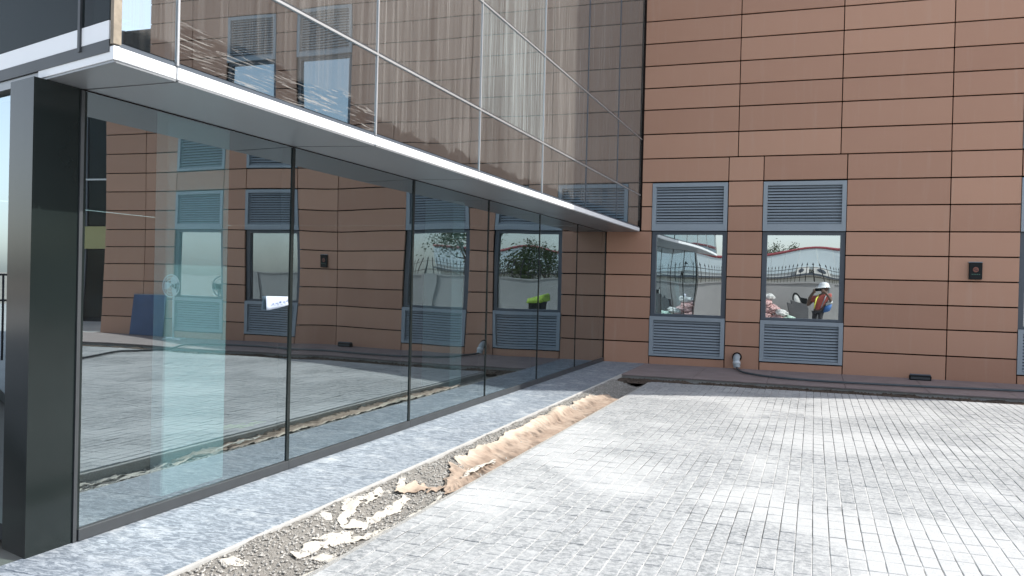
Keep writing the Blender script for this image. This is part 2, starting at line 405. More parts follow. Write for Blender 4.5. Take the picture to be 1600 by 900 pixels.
# ------------------------------------------------------------------ terracotta building
TB = empty('terracotta_building', (6.5, 0, 0), 'terracotta panel building with blue-grey louvred windows facing the paved court', 'building')
XE = 12.9
ROWS = [-.03, .42, .879, 1.306, 1.737, 2.168, 2.603, 3.082, 3.556, 4.019, 4.498, 4.976, 5.401, 5.835, 6.272, 6.712, 7.16, 7.64, 8.12, 8.58, 9.04]
while ROWS[-1] < 17.6: ROWS.append(ROWS[-1]+.92)
UPX = [.70, 2.523, 4.341, 6.153, 7.25, 8.65, 9.25, 10.62, 11.6, XE]
WIN = [(.915, 2.352, 0), (3.005, 4.46, 0), (7.25, 8.65, 0), (9.25, 10.62, 0), (7.25, 8.65, 1), (9.25, 10.62, 1)]
span('backing_wall', (-.3, .16, -.1), (XE-.01, .3, ROWS[-1]), MT['back'], TB)
span('side_wall', (XE-.3, .31, -.1), (XE, 12, ROWS[-1]), MT['terra'], TB)
span('end_trim', (XE-.03, .037, -.1), (XE-.004, .159, ROWS[-1]), MT['back'], TB)
span('parapet_coping', (.72, -.05, ROWS[-1]+.004), (XE+.05, .45, ROWS[-1]+.1), MT['frame'], TB)
J, JV = .011, .008
rnd = random.Random(9)
def panel(x0, x1, z0, z1):
    if x1-x0 < .03: return
    o = box('terracotta_panel', ((x0+x1)/2, .0175, (z0+z1)/2), (x1-x0-2*JV, .035, z1-z0-2*J), MT['terra'], TB, .004)
    o.rotation_euler = (math.radians(rnd.gauss(0, .22)), 0, math.radians(rnd.gauss(0, .12)))
def cut(x0, x1, z0, z1):
    segs = [(x0, x1)]
    for (a, b, fl) in WIN:
        lo, hi = (.155, 3.53) if fl == 0 else (4.019, 7.64)
        if z0 >= lo-.02 and z1 <= hi+.04:
            segs = [s for q in segs for s in ([q] if q[1] <= a+.01 or q[0] >= b-.01 else [(q[0], a), (b, q[1])])]
    return [s for s in segs if s[1]-s[0] > .04]
for r in range(len(ROWS)-1):
    z0, z1 = ROWS[r], ROWS[r+1]
    if z1 <= 4.02:
        xs = [.005 if z1 < 2.7 else .70, .915, 2.36, 3.001, 4.462, 6.158, 7.25, 8.65, 9.25, 10.62, 11.6, XE]
        if z0 > 3.5: xs.remove(.915)
    else: xs = UPX
    for a, b in zip(xs, xs[1:]):
        if r == 0 and any(abs(a-w[0]) < .05 and w[2] == 0 for w in WIN):
            panel(a, b, -.03, .15); continue
        for s in cut(a, b, z0, z1): panel(s[0], s[1], z0, z1)
rnd = random.Random(21)
def louver(x0, x1, z0, z1, n, foot=.06, y=-.012):
    # frame of four bars, slats inside it
    g = []; b = .075
    for a, c in (((x0, y, z0), (x0+b, .12, z1)), ((x1-b, y, z0), (x1, .12, z1)), ((x0+b, y+.002, z1-b), (x1-b, .12, z1)), ((x0+b, y+.002, z0), (x1-b, .12, z0+foot))):
        g.append(box_geo(Vector(a)-root_loc(TB), Vector(c)-root_loc(TB)))
    f = merge('louver', g, MT['louver'], TB)
    span('louver_back', (x0+b, .10, z0+foot), (x1-b, .115, z1-b), MT['back'], f)
    h = (z1-b-z0-foot)/n
    for k in range(n):
        box('slat', ((x0+x1)/2, .03, z0+foot+h*(k+.5)), (x1-x0-2*b, .008, h*.86), MT['louver'], f,
            rot=(math.radians(-38+rnd.uniform(-2, 2)), 0, math.radians(rnd.uniform(-.05, .05))))
def window(x0, x1, z0, z1, sag, cen, seed):
    g = []; b = .085
    for a, c in (((x0, .06, z0), (x0+b, .155, z1)), ((x1-b, .06, z0), (x1, .155, z1)), ((x0+b, .062, z1-.06), (x1-b, .155, z1)), ((x0+b, .062, z0), (x1-b, .155, z0+.045))):
        g.append(box_geo(Vector(a)-root_loc(TB), Vector(c)-root_loc(TB)))
    f = merge('window', g, MT['frame'], TB)
    bent_pane('pane', (x0+b, .12, z0+.045), (1, 0, 0), (0, 0, 1), (0, -1, 0), x1-x0-2*b, z1-z0-.105, sag, MT['pane'], f, cen=cen, ripple=.0003, seed=seed)
SAG = [(.0026, (0, -.05)), (.0026, (.25, -.24)), (.001, (0, 0)), (.0008, (.1, 0)), (.0008, (0, 0)), (.0006, (0, 0))]
for i, (a, b, fl) in enumerate(WIN):
    if fl == 0:
        louver(a, b, .162, .935, 12, .045)
        window(a, b, .94, 2.60, SAG[i][0], SAG[i][1], i)
        louver(a, b, 2.612, 3.535, 13, .13)
    else:
        louver(a, b, 4.035, 4.98, 13, .06)
        window(a, b, 4.99, 6.55, SAG[i][0], SAG[i][1], i)
        louver(a, b, 6.56, 7.62, 15, .1)

# ------------------------------------------------------------------ glass building
GB = empty('glass_building', (-2, -7, 0), 'glass-fronted building with an overhanging dusty mirrored upper storey on the left', 'building')
LY = [-12.83, -10.775, -8.615, -6.46, -4.315, -2.15, -.004]
UY = [-13.295, -12.855, -10.66, -8.485, -6.35, -4.2, -2.1, -.006]
UX, SZ = .675, 2.585
DE = Vector((-.957, .29, 0)).normalized()
NE = Vector((-DE.y*1, DE.x, 0))                        # outward of the end face
if NE.y > 0: NE = -NE
rnd = random.Random(2)
for i in range(6):
    y0, y1 = LY[i]+.012, LY[i+1]-.012
    bent_pane('glass_pane', (0, y0, .072), (0, 1, 0), (0, 0, 1), (1, 0, 0), y1-y0, SZ-.0795, [.0013, -.0030, .0020, .0012, -.0005, .0002][i], MT['glass'], GB, cen=([.3, -.2, .2, 0, .2, 0][i], .1), ripple=.0019 if i < 4 else .0006, seed=i+1)
    span('bottom_rail', (-.045, LY[i]+.001, .002), (.022, LY[i+1]-.001, .07), MT['rail'], GB, .003)
for i in range(7):
    w = .019 if 0 < i < 3 else .014
    span('mullion', (-.09, LY[i]-w, .071), (.008, LY[i]+w if i < 6 else -.003, SZ-.012), MT['black'], GB)
span('head_rail', (-.03, LY[0]-.01, SZ-.007), (.003, -.004, SZ-.001), MT['back'], GB)
span('corner_post', (-.1, -.002, 0), (.003, .158, SZ), MT['back'], GB)
# corner column
cp = Vector((0, -13.165, 0))
c2 = cp+DE*.27
prism('corner_column', [(.004, -12.845), (c2.x+.002, -12.845), (c2.x, c2.y), (.004, cp.y)], .0, SZ-.003, MT['black'], GB)
span('column_cover_strip', (.0045, -12.862, .0), (.014, -12.838, SZ-.01), MT['rail'], GB)
# end face below: glazing set behind the column
e0 = c2+DE*.0
for k in range(3):
    a = e0+DE*(2.3*k)-NE*.10
    bent_pane('end_glass_pane', (a.x, a.y, .07), DE, (0, 0, 1), NE, 2.26, SZ-.1, .001, MT['glass'], GB, ripple=.0004, seed=20+k, seg=14)
# soffit and fascia panels
for i in range(1, 7):
    ya, yb, la, lb = UY[i], UY[i+1], LY[i-1], LY[i]
    prism('soffit_panel', [(-.03, la+.014), (UX-.004, ya+.014), (UX-.004, yb-.014), (-.03, lb-.014)], SZ, SZ+.05, MT['soffit'], GB)
    span('joint_seal', (.0, ya-.02, SZ+.051), (UX-.035, ya+.02, SZ+.056), MT['back'], GB)
    span('fascia_panel', (UX-.03, ya+.006, SZ+.012), (UX, yb-.006, SZ+.078), MT['white'], GB, .003)
P0 = Vector((UX, UY[0], 0)); E2 = P0+DE*.80
prism('soffit_panel', [(-.03, LY[0]-.006), (UX-.004, UY[1]-.006), (P0.x-.01, P0.y+.01), (P0+DE*3-NE*.01).to_tuple()[:2], (-2.2, -12.3), (-.28, -12.82)], SZ, SZ+.05, MT['soffit'], GB)
span('fascia_panel', (UX-.03, UY[0]+.034, SZ+.012), (UX, UY[1]-.006, SZ+.078), MT['white'], GB, .003)
def along(name, t0, t1, z0, z1, o0, o1, mat):
    a = P0+DE*t0; b = P0+DE*t1
    return prism(name, [(a+NE*o0).to_tuple()[:2], (b+NE*o0).to_tuple()[:2], (b+NE*o1).to_tuple()[:2], (a+NE*o1).to_tuple()[:2]], z0, z1, mat, GB)
along('fascia_panel', .001, .79, SZ+.012, SZ+.078, -.03, 0, MT['white'])
# upper storey: panes between thin bright joints, dark spandrel behind
UZ = [2.682, 3.305, 4.405, 7.2, 7.9, 9.0, 11.6]
span('spandrel_backing', (.60, UY[0]+.06, SZ+.06), (.62, -.01, UZ[-1]), MT['back'], GB)
span('upper_floor_roof', (-9, -12.5, UZ[-1]+.02), (.70, -.01, UZ[-1]+.12), MT['frame'], GB)
for i in range(7):
    y0, y1 = UY[i]+(.045 if i == 0 else .010), UY[i+1]-.010
    span('sill_gasket', (UX-.04, UY[i]+.03 if i == 0 else UY[i], SZ+.08), (UX-.008, UY[i+1]-.001, UZ[0]+.006), MT['frame'], GB)
    for r in range(6):
        p = bent_pane('upper_pane', (UX-.004, y0, UZ[r]+.008), (0, 1, 0), (0, 0, 1), (1, 0, 0), y1-y0, UZ[r+1]-UZ[r]-.016, rnd.uniform(-.0010, .0012)*(.25 if i > 4 else 0 if i == 0 else 1), MT['dusty'], GB, cen=(rnd.uniform(-.3, .3), rnd.uniform(-.2, .2)), ripple=(.0 if i == 0 else .0006) if i < 5 else .0002, seed=40+i*7+r, seg=20)
        dust, bloom, scr = .62, .1, 0
        if r == 0: dust = .58
        if r == 0 and i == 1: scr = 1; dust = .36
        if r == 1 and i in (3,): dust, bloom = .95, .9
        if r == 1 and i == 4: dust = .85
        if r == 2: dust = .8 if i in (3,) else .7
        if i == 3 and r == 2: bloom = .6
        p.color = (dust, bloom, scr, 1)
for i in range(1, 7):
    for r in range(6):
        span('joint_strip', (UX-.02, UY[i]-.0075, UZ[r]-.01 if r == 0 else UZ[r]+.009), (UX+.005, UY[i]+.0075, UZ[r+1]-.009), MT['alu'] if i < 5 else MT['frame'], GB)  # joints near the corner coloured dark, painting in the wall's shadow
for r in range(1, 6):
    span('transom', (UX-.02, UY[0]+.04, UZ[r]-.008), (UX+.008, -.006, UZ[r]+.008), MT['alu'], GB)
    span('transom_gasket', (UX-.02, UY[0]+.04, UZ[r]+.009), (UX+.003, -.006, UZ[r]+.022), MT['rail'], GB)
span('corner_trim', (UX-.02, -.005, SZ+.07), (UX+.03, .012, UZ[-1]), MT['back'], GB)
tape = plain('peeling_brown_tape', (.26, .22, .17), .8, 0, .5, 14)
prism('corner_strip', [(UX+.003, UY[0]+.044), (P0+NE*.003).to_tuple()[:2], (P0+DE*.03+NE*.003).to_tuple()[:2], (UX-.03, UY[0]+.044)], SZ+.09, UZ[-1], tape, GB)
ts = [.035, .33, 2.5, 4.7, 6.9]
for k in range(4):
    for (z0, z1) in ((2.80, 3.9), (3.91, 6.8), (6.81, 9.5)):
        a = P0+DE*(ts[k]+.012)
        p = bent_pane('upper_end_pane', (a.x, a.y, z0), DE, (0, 0, 1), NE, ts[k+1]-ts[k]-.024, z1-z0, .0008, MT['endglass'], GB, ripple=.0004, seed=90+k, seg=12)
    along('end_mullion', ts[k+1]-.012, ts[k+1]+.012, SZ+.09, 9.5, -.06, .012, MT['rail'])
along('end_sill', .04, 6.9, SZ+.052, 2.70, -.06, .004, MT['rail'])
for k in range(4): along('spandrel_strip', ts[k]+.012, ts[k+1]-.013, 2.702, 2.795, -.03, .002, MT['white'])
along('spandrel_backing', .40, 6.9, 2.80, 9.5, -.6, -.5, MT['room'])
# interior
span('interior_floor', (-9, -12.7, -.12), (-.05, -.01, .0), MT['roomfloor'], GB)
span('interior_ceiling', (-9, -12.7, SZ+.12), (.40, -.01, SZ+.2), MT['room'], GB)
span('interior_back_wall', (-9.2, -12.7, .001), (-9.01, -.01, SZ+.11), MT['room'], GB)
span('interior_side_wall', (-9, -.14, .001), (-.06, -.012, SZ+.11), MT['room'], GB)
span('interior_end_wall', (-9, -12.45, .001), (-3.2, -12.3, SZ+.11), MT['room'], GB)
span('interior_column', (-.36, -11.88, .002), (-.25, -11.23, SZ+.11), MT['plaster'], GB, .01)
span('interior_column', (-1.40, -5.42, .002), (-.95, -5.0, SZ+.11), MT['plaster'], GB, .01)

# ------------------------------------------------------------------ small things on the terracotta wall
bk = plain('black_plastic', (.010, .012, .013), .5, 0, .1, 8, .2)
rust = plain('red_brown_emblem', (.22, .075, .05), .5, 0, .1, 20)
ab = empty('call_point_box', (6.57, 0, 1.92), 'small black wall box with a round red-brown emblem on the terracotta panels', 'wall box')
span('case', (6.47, -.06, 1.775), (6.675, -.001, 2.07), bk, ab, .006)
span('rim', (6.462, -.02, 2.0705), (6.683, -.0005, 2.082), MT['louver'], ab)
vs, fs = lathe_geo([(.046, 0), (.042, .008)], 24)
em = raw('emblem', [(x, -z, y) for x, y, z in vs], [f[::-1] for f in fs], rust, ab, False, wloc(ab, (6.572, -.0602, 1.945)))
ink = plain('dark_print', (.03, .02, .02), .6)
for (a, b, w) in (((-.03, .012), (.012, .02), .008), ((-.035, -.002), (.03, -.004), .008), ((-.01, -.018), (.03, -.016), .008)):
    p, q = Vector((a[0], -.0095, a[1])), Vector((b[0], -.0095, b[1])); d = (q-p).normalized().cross(Vector((0, 1, 0)))*w/2
    raw('emblem_mark', [p-d, q-d, q+d, p+d], [[0, 1, 2, 3]], ink, em)
gp = plain('green_print', (.05, .12, .09), .6)
for k in range(5): span('caption_mark', (6.51+k*.028, -.0614, 1.855), (6.528+k*.028, -.0604, 1.872), gp, ab)

wl = empty('wall_light', (5.72, -.3, 0), 'dark brick-shaped light lying on the ledge at the foot of the wall', 'light')
span('light_body', (5.545, -.36, .002), (5.895, -.24, .085), bk, wl, .012)
span('light_top', (5.555, -.352, .0855), (5.885, -.248, .105), MT['frame'], wl, .006)
span('light_lens', (5.57, -.364, .02), (5.87, -.3605, .06), MT['rail'], wl)

pg = plain('grey_pipe', (.36, .40, .42), .5, 0, .15, 10)
pe = empty('drain_pipe', (2.6, -.1, 0), 'grey plastic drain elbow poking out of the terracotta pier between the windows', 'pipe')
tube('pipe_bend', smooth_path([(2.6, .05, .22), (2.6, -.06, .22), (2.6, -.15, .19), (2.61, -.19, .10), (2.62, -.20, .035)], 5), .062, pg, pe, 14)
tube('pipe_collar', [(2.6, -.001, .22), (2.6, -.035, .22)], .088, MT['back'], pe, 16)
tube('pipe_sleeve', [(2.607, -.178, .14), (2.613, -.196, .09)], .071, plain('pale_pipe', (.55, .58, .6), .5), pe, 14)
hs = smooth_path([(2.62, -.22, .04), (2.66, -.5, .035), (2.85, -1.1, .032), (3.4, -1.55, .03), (4.25, -1.72, .03), (5.7, -1.62, .03), (7.1, -1.42, .03), (8.2, -1.45, .03), (8.62, -1.8, .03), (8.5, -2.15, .04), (8.45, -2.6, .0), (8.6, -3.2, -.01), (8.8, -3.6, -.01), (8.5, -4.4, -.01), (8.25, -5.2, -.01), (8.0, -7, -.01)], 8)
tag(tube('hose', hs, .019, plain('blue_grey_hose', (.06, .075, .085), .55), None, 8), 'blue-grey hose trailing from the drain elbow along the ledge', 'hose')

# ------------------------------------------------------------------ paper notice taped on the glass
vs, fs = [], []
for j in range(5):
    for i in range(9):
        u, v = i/8, j/4
        yy = -11.114+u*.286; top = 1.392-.006*u; bot = 1.285+.035*u*u
        vs.append((.016+.008*math.sin(u*5+v*2)*v, yy, top+(bot-top)*v))
for j in range(4):
    for i in range(8): fs.append([j*9+i, (j+1)*9+i, (j+1)*9+i+1, j*9+i+1])
pn = raw('paper_notice', vs, fs, plain('white_paper', (.40, .45, .54), .8, 0, .03, 8), None, True)
pn.modifiers.new('thickness', 'SOLIDIFY').thickness = .0015
tag(pn, 'white torn paper notice taped to the first glass pane beside the mullion', 'notice')
blue = plain('blue_ink', (.06, .10, .25), .6)
for k, (yy, z, w, h) in enumerate([(-11.05, 1.325, .02, .012), (-11.01, 1.332, .03, .008), (-10.96, 1.335, .025, .016), (-10.915, 1.34, .03, .009), (-10.87, 1.345, .02, .012)]):
    raw('ink_mark', [(.0285, yy, z), (.0285, yy+w, z+.002), (.0285, yy+w, z+h), (.0285, yy, z+h-.003)], [[0, 1, 2, 3]], blue, pn)

# ------------------------------------------------------------------ cloth and scraps in the trench
vs, fs = [], []; nu, nv = 60, 700
Ya, Yb = -10.55, -4.55
for j in range(nv+1):
    v = j/nv
    for i in range(nu+1):
        u = i/nu; y = Ya+(Yb-Ya)*v
        e0 = .985+.09*noise.noise(Vector((y*1.3, 2, 0)))+.04*noise.noise(Vector((y*6, 2, 0))); e1 = 1.47+.0*u
        if v < .16: e0 += .30*(1-v/.16)**1.3+.07*noise.noise(Vector((y*9, 5, 0)))
        if v < .10: e1 -= .16*(1-v/.10)
        if v > .93: e0 += .15*((v-.93)/.07)
        x = e0+(e1-e0)*u
        yj = y+.10*noise.noise(Vector((u*3, y*.9, 4)))
        ridge = math.exp(-((u-.14)/.11)**2)*(.055+.06*max(0, noise.noise(Vector((y*1.1, 7, 0))))+.025*noise.noise(Vector((y*5, u*4, 1))))
        w = noise.noise(Vector((x*1.6, y*5.5+x*2.0, 2))); wr = .026*(1-abs(w)*3.0)
        w2 = noise.noise(Vector((x*4, y*13-x*4, 8))); wr += .016*(1-abs(w2)*2.6)
        wr += .005*(1-abs(noise.noise(Vector((x*7, y*30+x*12, 4))))*2.6)
        z = bank(x)+.009+ridge*.55*max(0, noise.noise(Vector((y*.8, 31, 0)))*2.2+.25)+.75*wr*(.5+.5*min(1, u*2+.3))*(1 if u < .9 else (1-u)/.1)
        z += .04*max(0, u-.8)*5*.3
        vs.append((x, yj, z))
for j in range(nv):
    for i in range(nu): a = j*(nu+1)+i; fs.append([a, a+1, a+nu+2, a+nu+1])
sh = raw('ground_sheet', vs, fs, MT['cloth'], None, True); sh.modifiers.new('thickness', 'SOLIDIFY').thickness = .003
tag(sh, 'long crumpled peach cloth sheet lying in the trench beside the paving', 'sheet')
def bed_z(x, y): return bank(x)-.003+.018*noise.noise(Vector((x*4, y*4, 1)))+.009*noise.noise(Vector((x*17, y*17, 5)))
def ribbon(name, path, widths, label, group='torn cloth scraps in the trench', seed=0, mat='scrap', lift=.0, cell=.007):
    """A torn flat scrap: cells of cloth kept round a path, ragged at the edge and creased."""
    pts = smooth_path(path, 16); n = len(pts); m = max(widths)
    x0, x1 = min(p.x for p in pts)-m, max(p.x for p in pts)+m; y0, y1 = min(p.y for p in pts)-m, max(p.y for p in pts)+m
    nx, ny = int((x1-x0)/cell)+1, int((y1-y0)/cell)+1; keep = {}; vs, fs = [], []
    def vid(i, j):
        if (i, j) not in keep:
            X = x0+i*cell+.45*cell*noise.noise(Vector((i*3.1, j*2.7, seed))); Y = y0+j*cell+.45*cell*noise.noise(Vector((i*2.3, j*3.3, seed+5)))
            z = bed_z(X, Y)+.004+lift+.036*abs(noise.noise(Vector((X*10, Y*4, seed))))+.008*abs(noise.noise(Vector((X*30, Y*12, seed))))
            keep[(i, j)] = len(vs); vs.append((X, Y, z))
        return keep[(i, j)]
    for i in range(nx):
        for j in range(ny):
            X, Y = x0+(i+.5)*cell, y0+(j+.5)*cell
            b, d = min(((p.x-X)**2+(p.y-Y)**2, k) for k, p in enumerate(pts))
            f = d/(n-1)*(len(widths)-1); k = min(int(f), len(widths)-2); w = (widths[k]+(widths[k+1]-widths[k])*(f-k))*.62
            w *= .9+.5*noise.noise(Vector((X*11, Y*4, seed)))+.8*noise.noise(Vector((X*34, Y*11, seed)))
            if math.sqrt(b) < w and noise.noise(Vector((X*20, Y*6, seed+9))) > -.5: fs.append([vid(i, j), vid(i+1, j), vid(i+1, j+1), vid(i, j+1)])
    # one scrap is one piece: keep the largest connected patch
    at = {}
    for q, f in enumerate(fs):
        for v in f: at.setdefault(v, []).append(q)
    left, best = set(range(len(fs))), []
    while left:
        st = [left.pop()]; comp = list(st)
        while st:
            for v in fs[st.pop()]:
                for q in at[v]:
                    if q in left: left.remove(q); st.append(q); comp.append(q)
        if len(comp) > len(best): best = comp
    fs = [fs[q] for q in best]; used = sorted({v for f in fs for v in f}); ix = {v: k for k, v in enumerate(used)}
    vs, fs = [vs[v] for v in used], [[ix[v] for v in f] for f in fs]
    o = raw(name, vs, fs, MT[mat], None, True)
    sm_ = o.modifiers.new('soften', 'SMOOTH'); sm_.factor = .5; sm_.iterations = 4
    o.modifiers.new('thickness', 'SOLIDIFY').thickness = .003
    return tag(o, label, 'cloth scrap', group)
ribbon('cloth_scrap', [(.95, -10.97, 0), (.96, -11.18, 0), (.95, -11.33, 0), (1.01, -11.53, 0), (1.05, -11.7, 0)], [.07, .10, .11, .06, .04], 'bent cream scrap lying nearest the granite edge', seed=1)
ribbon('cloth_scrap', [(1.14, -10.9, 0), (1.15, -11.19, 0), (1.15, -11.41, 0), (1.13, -11.62, 0), (1.10, -11.72, 0)], [.05, .08, .07, .09, .05], 'long cream strip down the middle of the trench', seed=2)
ribbon('cloth_scrap', [(1.16, -11.76, 0), (1.13, -11.97, 0), (1.13, -12.16, 0), (1.15, -12.33, 0)], [.05, .09, .09, .06], 'cream strip in the middle of the trench, nearer the camera', seed=3)
ribbon('cloth_scrap', [(1.30, -10.67, 0), (1.34, -11.05, 0), (1.36, -11.34, 0), (1.38, -11.58, 0)], [.03, .05, .08, .11], 'narrow cream strip running along the paving edge', seed=4)
ribbon('cloth_scrap', [(1.32, -11.62, 0), (1.28, -11.76, 0), (1.22, -11.86, 0), (1.19, -12.0, 0)], [.08, .06, .07, .04], 'short ragged cream scrap between the strip and the paving', seed=5)
ribbon('cloth_scrap', [(1.22, -12.24, 0), (1.31, -12.2, 0), (1.41, -12.17, 0), (1.43, -12.05, 0)], [.07, .10, .09, .06], 'wide crumpled cream scrap against the near paving edge', seed=6)
ribbon('cloth_scrap', [(1.30, -12.62, 0), (1.34, -12.52, 0), (1.40, -12.42, 0)], [.05, .09, .05], 'small crumpled cream scrap at the paving corner nearest the camera', seed=9)
ribbon('cloth_scrap', [(.94, -12.70, 0), (.97, -12.66, 0), (1.0, -12.62, 0)], [.06, .08, .05], 'cream cloth crumb at the near end of the trench', seed=8)
ribbon('cloth_scrap', [(.93, -10.58, 0), (.97, -10.66, 0), (1.02, -10.76, 0)], [.05, .04, .05], 'little cream tatter left of the peach rag', seed=11)
ribbon('cloth_scrap', [(1.23, -10.3, 0), (1.26, -9.7, 0), (1.30, -9.0, 0)], [.04, .05, .04], 'thin cream strip lying on the peach sheet', seed=7, lift=.045)
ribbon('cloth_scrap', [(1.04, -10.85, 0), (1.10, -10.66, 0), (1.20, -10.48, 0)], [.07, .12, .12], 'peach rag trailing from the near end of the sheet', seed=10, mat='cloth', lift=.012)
def lump(name, c, r, mat, label, cat, seed, group=None, squash=.6):
    bm = bmesh.new(); bmesh.ops.create_icosphere(bm, subdivisions=4, radius=1)
    for v in bm.verts:
        k = 1+.35*noise.noise(v.co*1.4+Vector((seed, 0, 0)))+.22*noise.noise(v.co*4+Vector((0, seed, 0)))+.10*noise.noise(v.co*11+Vector((0, seed, 0)))
        v.co = Vector((v.co.x*r*k, v.co.y*r*k, v.co.z*r*k*squash))
    me = bpy.data.meshes.new(name); bm.to_mesh(me); bm.free(); me.materials.append(mat)
    o = link(name, me, None, c); return tag(o, label, cat, group)
lump('cement_lump', (.93, -11.70, -.045), .055, plain('cement_lump', (.56, .53, .48), .9, 0, .2, 20), 'pale broken cement lump on the trench bank beside the granite', 'rubble', 2)
lump('cement_lump', (.98, -10.9, -.05), .02, plain('cement_lump_small', (.5, .47, .42), .9, 0, .2, 20), 'small pale cement lump near the rag end of the sheet', 'rubble', 5)
lime = plain('lime_fabric', (.27, .40, .05), .7, 0, .15, 8)
ribbon('lime_rag', [(-1.50, -9.75, 0), (-1.46, -9.5, 0), (-1.45, -9.2, 0)], [.12, .2, .12], 'lime green rag on the floor behind the first glass pane', None, 12, lift=.05)
bpy.data.objects['lime_rag'].data.materials[0] = lime; bpy.data.objects['lime_rag']['category'] = 'rag'

# ------------------------------------------------------------------ things beside the wall right of the frame (seen in the glass)
bb = empty('blue_board', (11.55, -.25, 0), 'blue sheet board leaning on the wall, seen mirrored in the first glass pane', 'board')
bl = plain('blue_board', (.025, .07, .17), .5, 0, .25, 3)
box('board', (11.3, -.12, .485), (1.05, .03, .97), bl, bb, .004, (math.radians(-7), 0, 0))
box('board_edge', (11.3, -.06, .978), (1.05, .03, .015), MT['louver'], bb, 0, (math.radians(-7), 0, 0))
fan = empty('pedestal_fan', (10.05, -.62, 0), 'white pedestal fan by the wall, seen mirrored in the first glass pane', 'fan')
fw = plain('fan_white', (.6, .63, .65), .4, .1, .05, 5)
merge('base', [tube_geo([(0, 0, .02), (.3*math.cos(a), .3*math.sin(a), .015)], .02, 6) for a in (.3, 1.87, 3.44, 5.01)]+[lathe_geo([(.07, 0), (.05, .05)], 12)], fw, fan)
tube('pole', [(10.05, -.62, .04), (10.05, -.62, 1.15)], .022, fw, fan)
tube('motor', [(10.05, -.50, 1.22), (10.05, -.66, 1.22)], [.06, .075], MT['black'], fan, 14)
g = []
for R in (.06, .13, .2, .26):
    g.append(tube_geo([(R*math.cos(k*.2618), -.16+.05*(R/.26), 1.22+R*math.sin(k*.2618)) for k in range(25)], .006 if R < .25 else .014, 5))
for k in range(12):
    a = k*math.pi/6; g.append(tube_geo([(.05*math.cos(a), -.16, 1.22+.05*math.sin(a)), (.26*math.cos(a), -.11, 1.22+.26*math.sin(a))], .004, 4))
merge('guard', g, fw, fan)
for k in range(3):
    a = k*2.094
    vs = []
    for (r, w) in ((.04, .03), (.14, .09), (.23, .07)):
        for s in (-1, 1): vs.append((r*math.cos(a)-s*w*math.sin(a), -.08+s*.025, 1.22+r*math.sin(a)+s*w*math.cos(a)))
    bld = raw('blade', vs, [[0, 1, 3, 2], [2, 3, 5, 4]], fw, fan); bld.modifiers.new('thickness', 'SOLIDIFY').thickness = .004

# glass annex past the end of the terracotta wall
AN = empty('annex_building', (18, 7, 0), 'dark glazed annex with an ochre band beyond the terracotta wall, seen in the glass', 'building')
span('core', (14.6, 4.05, -.1), (24, 14, 9.0), MT['room'], AN)
ann = plain('ochre_band', (.38, .36, .17), .7, 0, .1, 1)
for k in range(6):
    x0 = 14.6+k*1.55
    for (z0, z1) in ((.1, 2.2), (3.0, 4.4), (4.45, 6.6), (6.65, 8.9)):
        span('annex_pane', (x0+.04, 4.0, z0), (x0+1.5, 4.04, z1), MT['endglass'], AN)
    span('annex_mullion', (x0-.03, 3.97, 0), (x0+.03, 4.03, 9), MT['frame'], AN)
span('ochre_band', (14.5, 3.9, 2.25), (24, 4.04, 2.95), ann, AN)
span('transom_band', (14.5, 3.93, 4.4), (24, 4.03, 4.45), MT['alu'], AN)

# ------------------------------------------------------------------ behind the camera: boundary wall, fence, shed, trees
WY = -27.0
bw = empty('boundary_wall', (4, WY, -.1), 'pale grey plastered boundary wall reflected in the windows', 'wall')
wallm = plain('grey_plaster_wall', (.33, .325, .32), .9, 0, .12, .7, .2, .15)
span('wall', (-16, WY-.12, -.2), (30, WY+.1, 1.74), wallm, bw)
span('coping', (-16, WY-.16, 1.742), (30, WY+.14, 1.80), wallm, bw)
for k in range(12): span('pier', (-15.8+k*4, WY+.1005, -.2), (-15.45+k*4, WY+.17, 1.741), wallm, bw)
iron = plain('black_iron', (.02, .02, .022), .5, .3, .1, 9)
fe = empty('iron_fence', (4, WY, 1.8), 'black iron spear-topped fence standing on the boundary wall, reflected in the windows', 'fence')
gm = merge('tmp', [box_geo((-.011, -.011, 0), (.011, .011, .68)), ([(-.032, 0, .66), (0, -.02, .66), (.032, 0, .66), (0, .02, .66), (0, 0, .80)], [[3, 2, 1, 0], [0, 1, 4], [1, 2, 4], [2, 3, 4], [3, 0, 4]])], iron)
sm = gm.data; bpy.data.objects.remove(gm)
for k in range(200):
    o = link('spear', sm, fe, (-14+k*.182-4, 0, .003))
for z in (.16, .56): span('fence_rail', (-14.1, WY-.012+.0, 1.8+z-.012), (22.4, WY+.014, 1.8+z+.012), iron, fe)

shd = empty('factory_shed', (4, -48, 0), 'pale blue clad factory shed with a maroon roof edge, reflected in the windows', 'building')
clad = plain('pale_blue_cladding', (.55, .63, .66), .5, .2, .06, .5); maroon = plain('maroon_trim', (.26, .06, .07), .5, 0, .1, 1)
span('shed_wall', (-14, -56, -.2), (26, -48.0, 2.52), plain('off_white_wall', (.58, .58, .55), .9, 0, .1, .6), shd)
span('shed_ledge', (-14, -47.999, 2.2), (26, -47.6, 2.30), MT['frame'], shd)
def roof_z(x): return 3.75+.55*math.exp(-((x-5.6)/4.5)**2)+.012*(x-4)
xx = -14.0
while xx < 26:
    n = 3; vs = []
    o = root_loc(shd)
    pts = [(xx+.01, 2.53), (xx+.99, 2.53), (xx+.99, roof_z(xx+.99)), (xx+.5, roof_z(xx+.5)), (xx+.01, roof_z(xx+.01))]
    vs = [(x-o.x, -48.0-o.y, z) for x, z in pts]+[(x-o.x, -47.94-o.y, z) for x, z in pts]
    m = len(pts); raw('cladding_panel', vs, [list(range(m)), list(range(2*m-1, m-1, -1))]+[[i, m+i, m+(i+1) % m, (i+1) % m] for i in range(m)], clad, shd)
    xx += 1.0
